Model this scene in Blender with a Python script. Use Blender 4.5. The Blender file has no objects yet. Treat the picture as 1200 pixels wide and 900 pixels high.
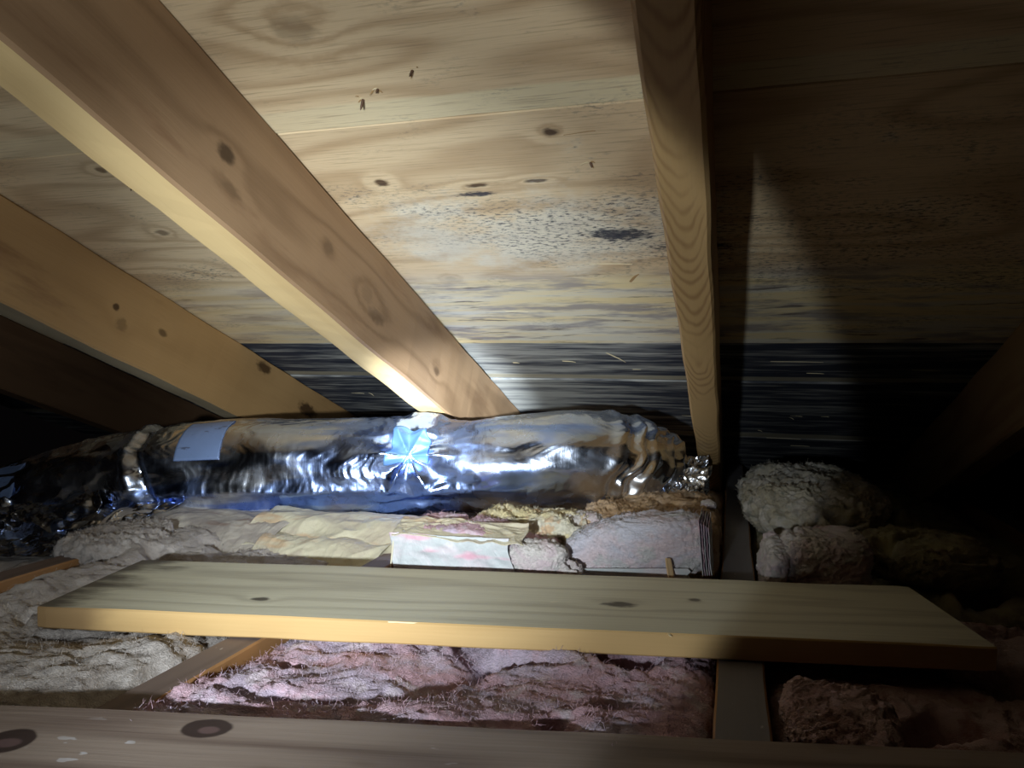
import bpy, math, random
import numpy as np
from mathutils import Matrix, Vector

random.seed(7)
SC = bpy.context.scene
COL = SC.collection

# ------------------------------------------------------------------ camera
cam_d = bpy.data.cameras.new('camera')
cam_d.sensor_width = 36.0
cam_d.lens = 856.0 / 1200.0 * 36.0
cam_d.clip_start = 0.01
cam = bpy.data.objects.new('camera', cam_d)
COL.objects.link(cam)
_R = np.array([[0.95744107, 0.01549831, -0.28821242],
               [0.28850687, -0.02236487, 0.95721659],
               [0.0083894, -0.99962974, -0.02588442]])
_r, _d, _f = _R[:, 0], _R[:, 1], _R[:, 2]
cam.matrix_world = Matrix(((_r[0], -_d[0], -_f[0], 0), (_r[1], -_d[1], -_f[1], 0),
                           (_r[2], -_d[2], -_f[2], 0), (0, 0, 0, 1)))
SC.camera = cam

# ------------------------------------------------------------------ world, lamp, exposure
w = bpy.data.worlds.new('dark_attic_air')
SC.world = w
w.use_nodes = True
w.node_tree.nodes['Background'].inputs[0].default_value = (0.6, 0.5, 0.55, 1)
w.node_tree.nodes['Background'].inputs[1].default_value = 0.002

LAMP = Vector((-0.14, -0.20, -0.035))


def spot(name, target, power, half_deg, blend, color, radius):
    l = bpy.data.lights.new(name, 'SPOT')
    l.energy = power
    l.color = color
    l.spot_size = math.radians(2 * half_deg)
    l.spot_blend = blend
    l.shadow_soft_size = radius
    o = bpy.data.objects.new(name, l)
    COL.objects.link(o)
    o.location = LAMP
    o.rotation_euler = (Vector(target) - LAMP).to_track_quat('-Z', 'Y').to_euler()
    return o


# one hand torch: wide spill and a narrow hot centre
spot('torch_spill', (-0.534, 1.10, -0.030), 10.5, 29.6, 0.13, (0.92, 0.98, 1.0), 0.012)
spot('torch_middle', (-0.50, 1.10, -0.03), 66.0, 23.0, 1.0, (0.88, 0.96, 1.0), 0.012)
spot('torch_hotspot', (-0.455, 1.10, -0.080), 650.0, 5.8, 1.0, (0.82, 0.92, 1.0), 0.012)

vs = SC.view_settings
vs.view_transform = 'Standard'
vs.look = 'None'
vs.exposure = 0.0
vs.gamma = 1.0
vs.use_curve_mapping = False

# ------------------------------------------------------------------ noise
_rng = np.random.RandomState(11)
_perm = _rng.permutation(256)
_perm = np.concatenate([_perm, _perm, _perm])
_grad = _rng.normal(size=(256, 3))
_grad /= np.linalg.norm(_grad, axis=1)[:, None]


def perlin(x, y, z):
    x, y, z = np.broadcast_arrays(np.asarray(x, float), np.asarray(y, float), np.asarray(z, float))
    xi, yi, zi = np.floor(x).astype(int), np.floor(y).astype(int), np.floor(z).astype(int)
    xf, yf, zf = x - xi, y - yi, z - zi
    u, v, w_ = [t * t * t * (t * (t * 6 - 15) + 10) for t in (xf, yf, zf)]

    def g(a, b, c):
        h = _perm[(_perm[(_perm[(xi + a) & 255] + yi + b) & 255] + zi + c) & 255]
        gr = _grad[h]
        return gr[..., 0] * (xf - a) + gr[..., 1] * (yf - b) + gr[..., 2] * (zf - c)

    def lerp(a, b, t): return a + (b - a) * t
    return 1.4 * lerp(lerp(lerp(g(0, 0, 0), g(1, 0, 0), u), lerp(g(0, 1, 0), g(1, 1, 0), u), v),
                      lerp(lerp(g(0, 0, 1), g(1, 0, 1), u), lerp(g(0, 1, 1), g(1, 1, 1), u), v), w_)


def fbm(x, y, z, octv=4, rough=0.5):
    s = 0
    a = 1.0
    for i in range(octv):
        s = s + a * perlin(x * 2 ** i + 17.3 * i, y * 2 ** i - 9.1 * i, z * 2 ** i + 3.7 * i)
        a *= rough
    return s


def ridged(x, y, z, octv=3, rough=0.5):
    s = 0
    a = 1.0
    for i in range(octv):
        s = s + a * (1 - 2 * np.abs(perlin(x * 2 ** i + 5.3 * i, y * 2 ** i + 9.7 * i, z * 2 ** i - 2.9 * i)))
        a *= rough
    return s


def sstep(a, b, x):
    t = np.clip((x - a) / (b - a), 0, 1)
    return t * t * (3 - 2 * t)


# ------------------------------------------------------------------ objects
def link(name, me, mats=None, parent=None, loc=None):
    o = bpy.data.objects.new(name, me)
    COL.objects.link(o)
    if mats is not None:
        for m in (mats if isinstance(mats, (list, tuple)) else [mats]):
            me.materials.append(m)
    if parent is not None:
        o.parent = parent
    if loc is not None:
        o.location = loc
    return o


def mesh(name, V, F, smooth=True, matidx=None, uv=None):
    V = np.asarray(V, np.float32)
    F = np.asarray(F, np.int32)
    me = bpy.data.meshes.new(name)
    k = F.shape[1]
    me.vertices.add(len(V))
    me.vertices.foreach_set('co', V.ravel())
    me.loops.add(F.size)
    me.loops.foreach_set('vertex_index', F.ravel())
    me.polygons.add(len(F))
    me.polygons.foreach_set('loop_start', np.arange(0, F.size, k, dtype=np.int32))
    me.polygons.foreach_set('loop_total', np.full(len(F), k, np.int32))
    if matidx is not None:
        me.polygons.foreach_set('material_index', np.asarray(matidx, np.int32))
    if uv is not None:
        l = me.uv_layers.new(name='UVMap')
        l.data.foreach_set('uv', np.asarray(uv, np.float32)[F.ravel()].ravel())
    me.update(calc_edges=True)
    me.validate()
    me.polygons.foreach_set('use_smooth', np.full(len(me.polygons), smooth, bool))
    me.update()
    return me


def tag(o, label=None, cat=None, group=None, kind=None):
    if label: o['label'] = label
    if cat: o['category'] = cat
    if group: o['group'] = group
    if kind: o['kind'] = kind
    return o


def empty(name, loc=(0, 0, 0), rot=(0, 0, 0)):
    o = bpy.data.objects.new(name, None)
    o.empty_display_size = 0.05
    COL.objects.link(o)
    o.location = loc
    o.rotation_euler = rot
    return o


def board_mesh(name, x0, x1, y0, y1, z0, z1, axis='x', seg=40, bev=0.0015, jit=0.0008, seed=0, top_slot=None, bottom_slot=None):
    """A sawn board: bevelled cross-section swept along its length with slightly uneven arrises."""
    if axis == 'x':
        a0, a1, b0, b1 = x0, x1, y0, y1
    else:
        a0, a1, b0, b1 = y0, y1, x0, x1
    b = bev
    prof = [(b0 + b, z0), (b1 - b, z0), (b1, z0 + b), (b1, z1 - b), (b1 - b, z1), (b0 + b, z1), (b0, z1 - b), (b0, z0 + b)]
    prof = np.array(prof)
    n = len(prof)
    ts = np.linspace(a0, a1, seg + 1)
    V = []
    for i, t in enumerate(ts):
        P = prof.copy()
        P[:, 0] += jit * perlin(t * 9 + seed * 3.1, prof[:, 0] * 40, seed + prof[:, 1] * 60)
        P[:, 1] += jit * perlin(t * 9 - seed * 1.7, prof[:, 0] * 40 + 7, seed + 5 + prof[:, 1] * 60)
        e = b if i in (0, seg) else 0
        c = P.mean(0)
        for p in P:
            q = p + (c - p) * (0.0 if not e else min(1, e / max(1e-6, np.linalg.norm(p - c))))
            V.append((t, q[0], q[1]) if axis == 'x' else (q[0], t, q[1]))
    F = []
    M = []
    for i in range(seg):
        for j in range(n):
            k = (j + 1) % n
            f = (i * n + j, i * n + k, (i + 1) * n + k, (i + 1) * n + j)
            F.append(f if axis != 'x' else f[::-1])
            M.append(1 if (top_slot and j == 4) else 0)
    # end caps as quads
    for base, fl in ((0, False), (seg * n, True)):
        for q in ((0, 1, 4, 5), (1, 2, 3, 4), (5, 6, 7, 0)):
            f = tuple(base + i for i in q)
            if fl == (axis != 'x'): f = f[::-1]
            F.append(f if axis == 'x' else f)
            M.append(0)
    if bottom_slot:
        M = [1 if (k < seg * n and k % n == 0) else m_ for k, m_ in enumerate(M)]
    me = mesh(name, V, F, smooth=False, matidx=M)
    import bmesh
    bm = bmesh.new(); bm.from_mesh(me)
    bmesh.ops.recalc_face_normals(bm, faces=bm.faces)
    bm.to_mesh(me); bm.free()
    return me


# ------------------------------------------------------------------ node helper
class E_:
    """Tiny expression wrapper round shader math nodes."""
    def __init__(s, nt, sock): s.nt, s.s = nt, sock

    def _m(s, op, *o, clamp=False):
        n = s.nt.nodes.new('ShaderNodeMath'); n.operation = op; n.use_clamp = clamp
        for i, v in enumerate((s,) + o):
            if isinstance(v, E_): s.nt.links.new(v.s, n.inputs[i])
            else: n.inputs[i].default_value = v
        return E_(s.nt, n.outputs[0])
    def __add__(s, o): return s._m('ADD', o)
    def __radd__(s, o): return s._m('ADD', o)
    def __sub__(s, o): return s._m('SUBTRACT', o)
    def __mul__(s, o): return s._m('MULTIPLY', o)
    def __rmul__(s, o): return s._m('MULTIPLY', o)
    def pow(s, e): return s._m('POWER', e)
    def sin(s): return s._m('SINE')
    def abs(s): return s._m('ABSOLUTE')
    def sqrt(s): return s._m('SQRT')
    def exp(s): return s._m('EXPONENT')
    def max(s, o): return s._m('MAXIMUM', o)
    def min(s, o): return s._m('MINIMUM', o)
    def clamp(s): return s._m('ADD', 0.0, clamp=True)

    def step(s, a, b, lo=0.0, hi=1.0):
        n = s.nt.nodes.new('ShaderNodeMapRange'); n.interpolation_type = 'SMOOTHSTEP'
        s.nt.links.new(s.s, n.inputs['Value'])
        n.inputs['From Min'].default_value = a; n.inputs['From Max'].default_value = b
        n.inputs['To Min'].default_value = lo; n.inputs['To Max'].default_value = hi
        return E_(s.nt, n.outputs[0])


class Mat:
    def __init__(s, name, rough=0.7, spec=0.3):
        s.m = bpy.data.materials.new(name); s.m.use_nodes = True
        s.nt = s.m.node_tree
        s.b = s.nt.nodes['Principled BSDF']
        s.b.inputs['Roughness'].default_value = rough
        s.b.inputs['Specular IOR Level'].default_value = spec

    def coords(s, uv=False):
        t = s.nt.nodes.new('ShaderNodeTexCoord')
        sp = s.nt.nodes.new('ShaderNodeSeparateXYZ')
        s.nt.links.new(t.outputs['UV' if uv else 'Object'], sp.inputs[0])
        return [E_(s.nt, sp.outputs[i]) for i in range(3)]

    def vec(s, x, y, z):
        c = s.nt.nodes.new('ShaderNodeCombineXYZ')
        for i, v in enumerate((x, y, z)):
            if isinstance(v, E_): s.nt.links.new(v.s, c.inputs[i])
            else: c.inputs[i].default_value = v
        return c.outputs[0]

    def noise(s, x, y, z=0.0, detail=3, rough=0.5, dist=0.0):
        n = s.nt.nodes.new('ShaderNodeTexNoise')
        s.nt.links.new(s.vec(x, y, z), n.inputs['Vector'])
        n.inputs['Scale'].default_value = 1.0
        n.inputs['Detail'].default_value = detail
        n.inputs['Roughness'].default_value = rough
        n.inputs['Distortion'].default_value = dist
        return E_(s.nt, n.outputs['Fac'])

    def rnd(s):
        o = s.nt.nodes.new('ShaderNodeObjectInfo')
        return E_(s.nt, o.outputs['Random'])

    def mix(s, f, a, b):
        n = s.nt.nodes.new('ShaderNodeMix'); n.data_type = 'RGBA'
        if isinstance(f, E_): s.nt.links.new(f.s, n.inputs[0])
        else: n.inputs[0].default_value = f
        for k, v in ((6, a), (7, b)):
            if isinstance(v, tuple): n.inputs[k].default_value = (*v, 1)
            else: s.nt.links.new(v, n.inputs[k])
        return n.outputs[2]

    def bump(s, h, strength=0.5, dist=0.001):
        n = s.nt.nodes.new('ShaderNodeBump')
        n.inputs['Strength'].default_value = strength
        n.inputs['Distance'].default_value = dist
        s.nt.links.new(h.s, n.inputs['Height'])
        s.nt.links.new(n.outputs[0], s.b.inputs['Normal'])

    def out(s, col):
        s.nt.links.new(col, s.b.inputs['Base Color'])
        return s.m


def wood(name, c_light, c_dark, axis='y', rings=16.0, ring_amt=0.5, stretch=1.6, across=14.0, knots=(), stain=0.0,
         stain_col=(0.05, 0.03, 0.02), rough=0.65, flecks=0.0, fine=0.35, extra=None, bump=0.35, use_rnd=True, cath=0.0):
    """Sawn softwood. knots = (along, across, radius, elongation, strength, plane) in object metres."""
    M = Mat(name, rough)
    X, Y, Z = M.coords()
    L, A = (Y, X) if axis == 'y' else (X, Y)
    r = M.rnd() * 37.0 if use_rnd else None
    L2 = L + r if use_rnd else L
    kdist = None
    kmask = None
    kring = None
    kn = M.noise(L * 90.0, A * 150.0, Z * 150.0, 2)
    for (ka, kb, kr, kel, kst, pl) in knots:
        B = Z if pl == 'z' else A
        dx = (L - ka) * (1.0 / (kr * kel)); dy = (B - kb) * (1.0 / kr)
        d = (dx * dx + dy * dy).sqrt() + (kn - 0.5) * 0.9
        core = d.step(1.2, 0.5) * kst
        halo = (d * d * -0.22).exp() * (1.0 if kst > 0 else 0.6)
        kmask = core if kmask is None else kmask.max(core)
        kdist = halo if kdist is None else kdist + halo
    field = M.noise(L2 * stretch, A * across, Z * across, 2, 0.45)
    if cath:
        field = (L * 3.6 + A * A * 620.0) * cath + field * 0.9 + M.noise(L * 9.0, A * 30.0, 2.0, 2) * 0.22
    if kdist is not None:
        field = field + kdist * 0.09
    ph = (field * (rings * 6.283)).sin() * 0.5 + 0.5
    ph = ph.pow(2.2)
    fib = M.noise(L2 * 9.0, A * 420.0, Z * 420.0, 3, 0.6)
    tone = M.noise(L2 * 2.0, A * 9.0, Z * 9.0, 3, 0.55)
    if cath: ph = ph * M.noise(L2 * 4.5, A * 12.0, 6.0, 2).step(0.38, 0.56, 0.15, 1.0)
    f = (ph * ring_amt + (fib - 0.5) * fine + (tone - 0.5) * 0.7).clamp()
    col = M.mix(f, c_light, c_dark)
    if stain > 0:
        st = M.noise(L2 * 3.0, A * 14.0, Z * 14.0 + 4.0, 5, 0.65).step(0.54, 0.75) * stain
        col = M.mix(st, col, stain_col)
    if kmask is not None:
        col = M.mix(kmask.clamp(), col, (c_dark[0] * 0.22, c_dark[1] * 0.2, c_dark[2] * 0.2))
    if flecks > 0:
        fl = M.noise(L2 * 55.0, A * 120.0, Z * 60.0, 2, 0.5).step(0.70, 0.76) * flecks
        col = M.mix(fl, col, (0.75, 0.73, 0.70))
    if extra: col = extra(M, col, L, A, Z)
    M.bump(fib * 0.6 + ph * -0.5, bump, 0.0008)
    return M.out(col)


# ------------------------------------------------------------------ roof frame
AL = math.radians(20.5)
DECK_LOC = (0.0, math.sin(AL) * 0.453, math.cos(AL) * 0.453)     # local: X along eave, Y down the slope, Z out of the roof
DECK_ROT = (-AL, 0, 0)


def deck_extra(M, col, L, A, Z):
    X, S = L, A                       # deck boards run along X; S = distance down the slope
    # pale sapwood edge of the first board
    wob = M.noise(X * 5.0, 0.0, 3.0, 2) * 0.016
    sap = (S + wob).step(0.507, 0.513) * S.step(0.536, 0.534)
    sap = sap * X.step(-0.6, -0.05, 0.35, 0.9)
    col = M.mix(sap, col, (0.80, 0.72, 0.48))
    def blob(cx, cy, rx, ry):
        dx = (X - cx) * (1.0 / rx); dy = (S - cy) * (1.0 / ry)
        return ((dx * dx + dy * dy) * -1.0).exp()
    fibre = M.noise(X * 14.0, S * 420.0, 3.0, 3, 0.65)
    col = M.mix(fibre.step(0.50, 0.72) * 0.55, col, (0.34, 0.24, 0.14))
    # ochre and grey streaks on the lower half of the wide board
    low = (S + M.noise(X * 5.0, S * 4.0, 1.0, 3) * 0.06).step(0.86, 0.93)
    Sw = S + M.noise(X * 7.0, S * 6.0, 40.0, 3) * 0.016
    och = M.mix(M.noise(X * 2.6, Sw * 34.0, 8.0, 4, 0.6).step(0.40, 0.62), (0.80, 0.67, 0.38), (0.70, 0.67, 0.56))
    och = M.mix(M.noise(X * 5.5, Sw * 26.0, 18.0, 4, 0.65).step(0.47, 0.62) * 0.8, och, (0.27, 0.25, 0.27))
    och = M.mix(M.noise(X * 9.0, Sw * 75.0, 28.0, 4, 0.65).step(0.56, 0.68) * 0.85, och, (0.10, 0.08, 0.07))
    col = M.mix(low * X.step(-0.8, -0.4, 0.45, 0.95), col, och)
    # pale mould haze around a dry centre
    n1 = M.noise(X * 9.0, S * 14.0, 1.0, 5, 0.7)
    haze = (blob(-0.22, 0.76, 0.26, 0.10) + (n1 - 0.5) * 2.4).step(0.30, 0.95)
    col = M.mix(haze * 0.62, col, (0.80, 0.80, 0.70))
    # black specks of mould
    sp = M.noise(X * 110.0, S * 300.0, 0.0, 3, 0.65)
    patch = M.noise(X * 7.5 + 3.1, S * 16.0, 5.0, 3, 0.6)
    env = (blob(-0.29, 0.72, 0.15, 0.065) * 0.9 + blob(-0.10, 0.76, 0.17, 0.09) + blob(0.22, 0.80, 0.25, 0.16)
           + blob(-0.75, 0.84, 0.20, 0.06) * 0.6)
    area = (env * 0.42 + patch * 1.5 + n1 * 0.5).step(1.02, 1.55)
    col = M.mix((sp.step(0.48, 0.66) * area).clamp() * 0.95, col, (0.09, 0.095, 0.10))
    solid = ((blob(-0.135, 0.765, 0.055, 0.020) + blob(-0.275, 0.664, 0.030, 0.006) + blob(0.04, 0.735, 0.07, 0.020) * 0.6
              + blob(-0.05, 0.80, 0.06, 0.012)) * 0.9 + (sp - 0.5) * 0.9 + (n1 - 0.5) * 2.2).step(0.36, 0.80)
    col = M.mix(solid * 0.93, col, (0.03, 0.033, 0.05))
    # boards towards the eave: almost black with pale streaks
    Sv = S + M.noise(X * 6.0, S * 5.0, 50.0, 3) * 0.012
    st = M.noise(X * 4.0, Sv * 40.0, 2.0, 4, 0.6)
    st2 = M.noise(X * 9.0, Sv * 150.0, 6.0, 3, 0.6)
    glow = ((X + 0.42) * (X + 0.42) * -18.0).exp()          # torch brightness painted in as paler streaks
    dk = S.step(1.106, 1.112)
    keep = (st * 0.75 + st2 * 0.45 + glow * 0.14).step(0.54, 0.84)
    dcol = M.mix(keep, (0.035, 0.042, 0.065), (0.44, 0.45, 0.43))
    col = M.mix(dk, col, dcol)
    ocre = (S.step(1.625, 1.63) * S.step(1.665, 1.66) + S.step(1.262, 1.268) * S.step(1.286, 1.284)).clamp()
    col = M.mix(ocre * 0.75, col, (0.42, 0.38, 0.28))
    # all deck marks combined
    return col


DKN = [(-0.356, 0.408, 0.016, 1.3, 0.35, 'a'), (-0.172, 0.569, 0.0065, 1.3, 1, 'a'), (-0.381, 0.631, 0.0065, 1.4, 1, 'a'),
       (-0.384, 0.866, 0.008, 1.5, 0.45, 'a'), (-0.272, 0.648, 0.004, 3.5, 1, 'a'), (-0.205, 0.646, 0.004, 3.5, 1, 'a'),
       (-0.141, 0.758, 0.010, 3.0, 0.8, 'a'), (-0.387, 1.067, 0.006, 1.6, 0.9, 'a'), (-0.324, 0.977, 0.007, 3.0, 0.8, 'a'),
       (-0.176, 0.997, 0.008, 2.2, 0.8, 'a'), (-0.748, 0.708, 0.008, 1.4, 0.7, 'a'), (-0.717, 0.568, 0.006, 1.4, 0.7, 'a'),
       (-0.62, 0.80, 0.007, 1.6, 0.7, 'a'), (0.10, 0.88, 0.009, 2.4, 0.8, 'a'), (-0.389, 1.283, 0.006, 3.0, 0.9, 'a')]
m_deck = wood('roof_board_wood', (0.76, 0.60, 0.38), (0.46, 0.31, 0.17), 'x', rings=13, ring_amt=0.62, stretch=1.1,
              across=5.0, knots=DKN, rough=0.72, fine=0.45, extra=deck_extra, use_rnd=False)

ceiling = empty('ceiling', DECK_LOC, DECK_ROT)
tag(ceiling, kind='structure')
seams = [-1.30, -0.95, -0.62, -0.30, 0.02, 0.33 - 0.11, 0.535, 1.108, 1.290, 1.56, 1.662, 1.93, 2.20, 2.46]
boards = {}
for i in range(len(seams) - 1):
    g = 0.0011
    zo = [0.0, 0.0012, -0.0006, 0.0009, 0.0, -0.0012, 0.0004, 0.0022, 0.0, 0.0016, 0.0004, 0.0018, 0.0][i]
    boards[i] = link('board', board_mesh('board', -2.1, 1.9, seams[i] + g, seams[i + 1] - g, zo, zo + 0.019, 'x', 60,
                                         0.0012, 0.0012, i), m_deck, ceiling)


def board_at(s):
    for i in range(len(seams) - 1):
        if seams[i] <= s < seams[i + 1]: return boards[i]


# rafters ------------------------------------------------------------
RB = [(0.473, 0.384 - 0.453, 0.009, 1.6, 0.8, 'z'), (0.49, 0.356 - 0.453, 0.006, 2.6, 0.3, 'z'), (0.766, 0.382 - 0.453, 0.012, 1.4, 0.2, 'z'),
      (0.662, 0.392 - 0.453, 0.008, 1.5, 0.25, 'z'), (0.80, 0.366 - 0.453, 0.010, 2.6, 0.35, 'z'),
      (1.02, 0.37 - 0.453, 0.008, 1.5, 0.5, 'z')]
RA = [(0.811, 0.393 - 0.453, 0.006, 1.2, 0.9, 'z'), (0.83, 0.372 - 0.453, 0.012, 1.0, 0.4, 'z'), (0.912, 0.393 - 0.453, 0.007, 1.6, 0.7, 'z'),
      (1.369, 0.40 - 0.453, 0.016, 2.4, 0.95, 'z'), (1.19, 0.435 - 0.453, 0.012, 2.2, 0.9, 'z')]
RC = [(0.496, -0.035, 0.010, 1.5, 0.5, 'a'), (0.62, -0.05, 0.012, 1.4, 0.25, 'a'), (0.888, -0.040, 0.008, 1.6, 0.8, 'a')]
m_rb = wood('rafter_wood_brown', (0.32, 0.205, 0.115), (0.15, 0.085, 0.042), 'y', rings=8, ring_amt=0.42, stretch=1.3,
            across=8, knots=RB, stain=0.6, stain_col=(0.13, 0.055, 0.025), use_rnd=False)  # side face painted darker than the underside, as the light falls
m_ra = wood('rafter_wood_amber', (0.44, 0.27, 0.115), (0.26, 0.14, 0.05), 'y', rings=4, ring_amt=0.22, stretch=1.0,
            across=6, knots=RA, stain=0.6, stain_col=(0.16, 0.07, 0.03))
m_rb2 = wood('rafter_underside_lit', (0.70, 0.52, 0.26), (0.46, 0.30, 0.13), 'y', rings=5, ring_amt=0.3, stretch=1.0,
             across=10, stain=0.3, stain_col=(0.40, 0.24, 0.10))  # stronger light on the underside painted in as a yellower wood colour
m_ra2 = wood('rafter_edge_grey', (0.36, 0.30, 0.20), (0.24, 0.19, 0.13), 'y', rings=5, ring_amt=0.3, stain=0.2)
m_rc = wood('rafter_wood_flat_sawn', (0.60, 0.40, 0.18), (0.27, 0.13, 0.045), 'y', rings=10, ring_amt=0.55, stretch=2.0,
            across=11, knots=RC, stain=0.15, fine=0.25, cath=1.0)
m_rd = wood('rafter_wood_dim', (0.50, 0.32, 0.15), (0.30, 0.16, 0.06), 'y', rings=5, ring_amt=0.4, stain=0.3)

m_rz = wood('rafter_wood_painted_shade', (0.15, 0.085, 0.045), (0.08, 0.04, 0.02), 'y', rings=5, ring_amt=0.4, stain=0.4)  # shade painted into the wood so the far left rafter stays nearly black
RAFTERS = [
    (-1.360, m_rz, 'rafter with shadow painted into its brown wood behind the amber rafter at far left', 2.2, 0.044),
    (-0.925, m_ra, 'amber rafter at left with dark bark stains near its lower end', 2.2, 0.044),
    (-0.478, m_rb, 'large brown rafter crossing the upper left and ending above the foil duct hot spot', 2.2, 0.050),
    (-0.0375, m_rc, 'upright looking rafter with looping growth rings right of the foil duct', 2.2, 0.038),
    (0.386, m_rd, 'dim blurred rafter at the far right edge in darkness', 2.2, 0.040),
    (0.80, m_rd, None, 2.2, 0.040)]
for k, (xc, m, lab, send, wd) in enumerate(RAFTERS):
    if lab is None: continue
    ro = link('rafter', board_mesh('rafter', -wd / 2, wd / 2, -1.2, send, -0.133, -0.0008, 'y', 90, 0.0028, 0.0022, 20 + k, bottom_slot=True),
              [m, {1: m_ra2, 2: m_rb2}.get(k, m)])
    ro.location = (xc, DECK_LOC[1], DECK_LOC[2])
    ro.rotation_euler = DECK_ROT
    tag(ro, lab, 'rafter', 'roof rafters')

# ------------------------------------------------------------------ floor under the insulation, eave closure
m_gyp = Mat('gypsum_back_paper', 0.9); _x, _y, _z = m_gyp.coords()
m_gyp = m_gyp.out(m_gyp.mix(m_gyp.noise(_x * 8.0, _y * 8.0, _z, 4), (0.25, 0.22, 0.18), (0.16, 0.14, 0.12)))
tag(link('floor', board_mesh('floor', -2.1, 1.9, -1.1, 2.35, -0.405, -0.387, 'x', 20, 0.001, 0.0005, 3), m_gyp), kind='structure')
m_eave = wood('eave_board_wood', (0.20, 0.13, 0.08), (0.10, 0.06, 0.03), 'x', use_rnd=False)
tag(link('wall_back', board_mesh('wall_back', -2.1, 1.9, 2.30, 2.34, -0.3865, -0.315, 'x', 20, 0.001, 0.0005, 4), m_eave), kind='structure')

# ------------------------------------------------------------------ joists (two sided: weathered top, fresh sides)
m_jside = wood('joist_side_wood', (0.36, 0.19, 0.08), (0.22, 0.11, 0.04), 'y', rings=5, ring_amt=0.3, stain=0.2)
m_jtop = wood('joist_top_dusty_wood', (0.21, 0.16, 0.14), (0.10, 0.07, 0.06), 'y', rings=5, ring_amt=0.3, stain=0.3,
              flecks=0.5)
m_ktop = wood('joist_top_grey_wood', (0.20, 0.19, 0.20), (0.12, 0.11, 0.12), 'y', rings=4, ring_amt=0.2, stain=0.2,
              flecks=0.5)
JOISTS = [(-0.800, m_jtop, 'leftmost joist, bright orange side just below the dark foil'),
          (-0.4165, m_jtop, 'brown joist passing under both walking boards left of the pink wool'),
          (0.0105, m_ktop, 'grey topped joist beside the foot of the upright looking rafter'),
          (0.44, m_ktop, 'joist in darkness at the far right')]
for k, (xc, mt, lab) in enumerate(JOISTS):
    wd = 0.038 if k != 1 else 0.032
    jo = link('joist', board_mesh('joist', -wd / 2, wd / 2, 0, 1.93, -0.0, 0.139, 'y', 50, 0.0018, 0.0016, 40 + k, top_slot=True),
              [m_jside, mt], loc=(xc, 0.02, -0.3865))
    tag(jo, lab, 'joist', 'ceiling joists')

# ------------------------------------------------------------------ walking boards
ANG = math.radians(11.3)


def plank_extra(M, col, L, A, Z):
    # dark damp corner at the left end
    n = M.noise(L * 14.0, A * 40.0, 2.0, 4, 0.6)
    c = (L + n * 0.16 + A * -0.12).step(0.135, 0.07)
    return M.mix(c * 0.85, col, (0.055, 0.04, 0.032))


PK = [(0.194, 0.044, 0.0062, 1.6, 0.95, 'a'), (0.535, 0.070, 0.0085, 2.0, 0.9, 'a'), (0.608, 0.092, 0.005, 1.3, 0.8, 'a')]
m_ptop = wood('plank_weathered_top', (0.66, 0.64, 0.50), (0.36, 0.33, 0.25), 'x', rings=7, ring_amt=0.42, stretch=0.9,
              across=11, knots=PK, stain=0.35, stain_col=(0.16, 0.13, 0.10), extra=plank_extra, use_rnd=False, fine=0.9)
m_pside = wood('plank_fresh_edge', (0.64, 0.44, 0.20), (0.42, 0.26, 0.10), 'x', rings=3, ring_amt=0.4, use_rnd=False,
               stain=0.3, stain_col=(0.36, 0.22, 0.10), extra=lambda M, c, L, A, Z: M.mix((L + M.noise(L * 30.0, Z * 60.0, 1.0, 2) * 0.03).step(0.10, 0.05) * 0.7, c, (0.17, 0.10, 0.05)))
pl = link('walking_board', board_mesh('walking_board', 0, 0.835, 0, 0.165, 0, 0.0205, 'x', 90, 0.0013, 0.0012, 61, top_slot=True),
          [m_pside, m_ptop], loc=(-0.609, 0.512, -0.2465 + 0.0006))
pl.rotation_euler = (0, 0, ANG)
tag(pl, 'grey weathered board with yellow front edge lying across the joists', 'board', 'loose walking boards')
# torn splinters on its front arris
m_spl = Mat('raw_splinter_wood', 0.6); m_spl = m_spl.out(m_spl.mix(0.0, (0.80, 0.70, 0.46), (0, 0, 0)))
m_splb = Mat('brown_splinter_wood', 0.6); m_splb = m_splb.out(m_splb.mix(0.0, (0.42, 0.27, 0.12), (0, 0, 0)))


def sliver(name, parent, p, ang, ln, wd, th, mat, lift=0.3, down=True):
    """a thin torn splinter: tapered, slightly bent, five stations"""
    V = []; F = []
    c, s = math.cos(ang), math.sin(ang)
    sg = -1 if down else 1
    for i in range(6):
        t = i / 5.0
        wv = wd * (1 - abs(2 * t - 0.7) ** 1.5 * 0.55) * (1.0 if i < 5 else 0.15)
        h = sg * lift * ln * t * t
        for (a, b) in ((-1, 0), (1, 0), (0.7, 1), (-0.7, 1)):
            x = t * ln; y = a * wv / 2 + 0.1 * wd * math.sin(t * 7)
            V.append((p[0] + x * c - y * s, p[1] + x * s + y * c, p[2] + h + sg * b * th))
    for i in range(5):
        for j in range(4):
            k = (j + 1) % 4
            F.append((i * 4 + j, i * 4 + k, i * 4 + 4 + k, i * 4 + 4 + j))
    F.append((0, 1, 2, 3)); F.append((20, 23, 22, 21))
    return link(name, mesh(name, V, F, smooth=False), mat, parent)


for (x, y, a, ln, wd) in ((0.175, 0.004, 0.05, 0.026, 0.003), (0.33, 0.0035, 0.02, 0.055, 0.004), (0.572, 0.003, -1.3, 0.010, 0.002),
                          (0.47, 0.072, 0.5, 0.011, 0.0012)):
    sliver('splinter', pl, (x, y - 0.002, 0.0195), a, ln * 0.7, wd, 0.0008, m_spl, 0.0, False)


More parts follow.
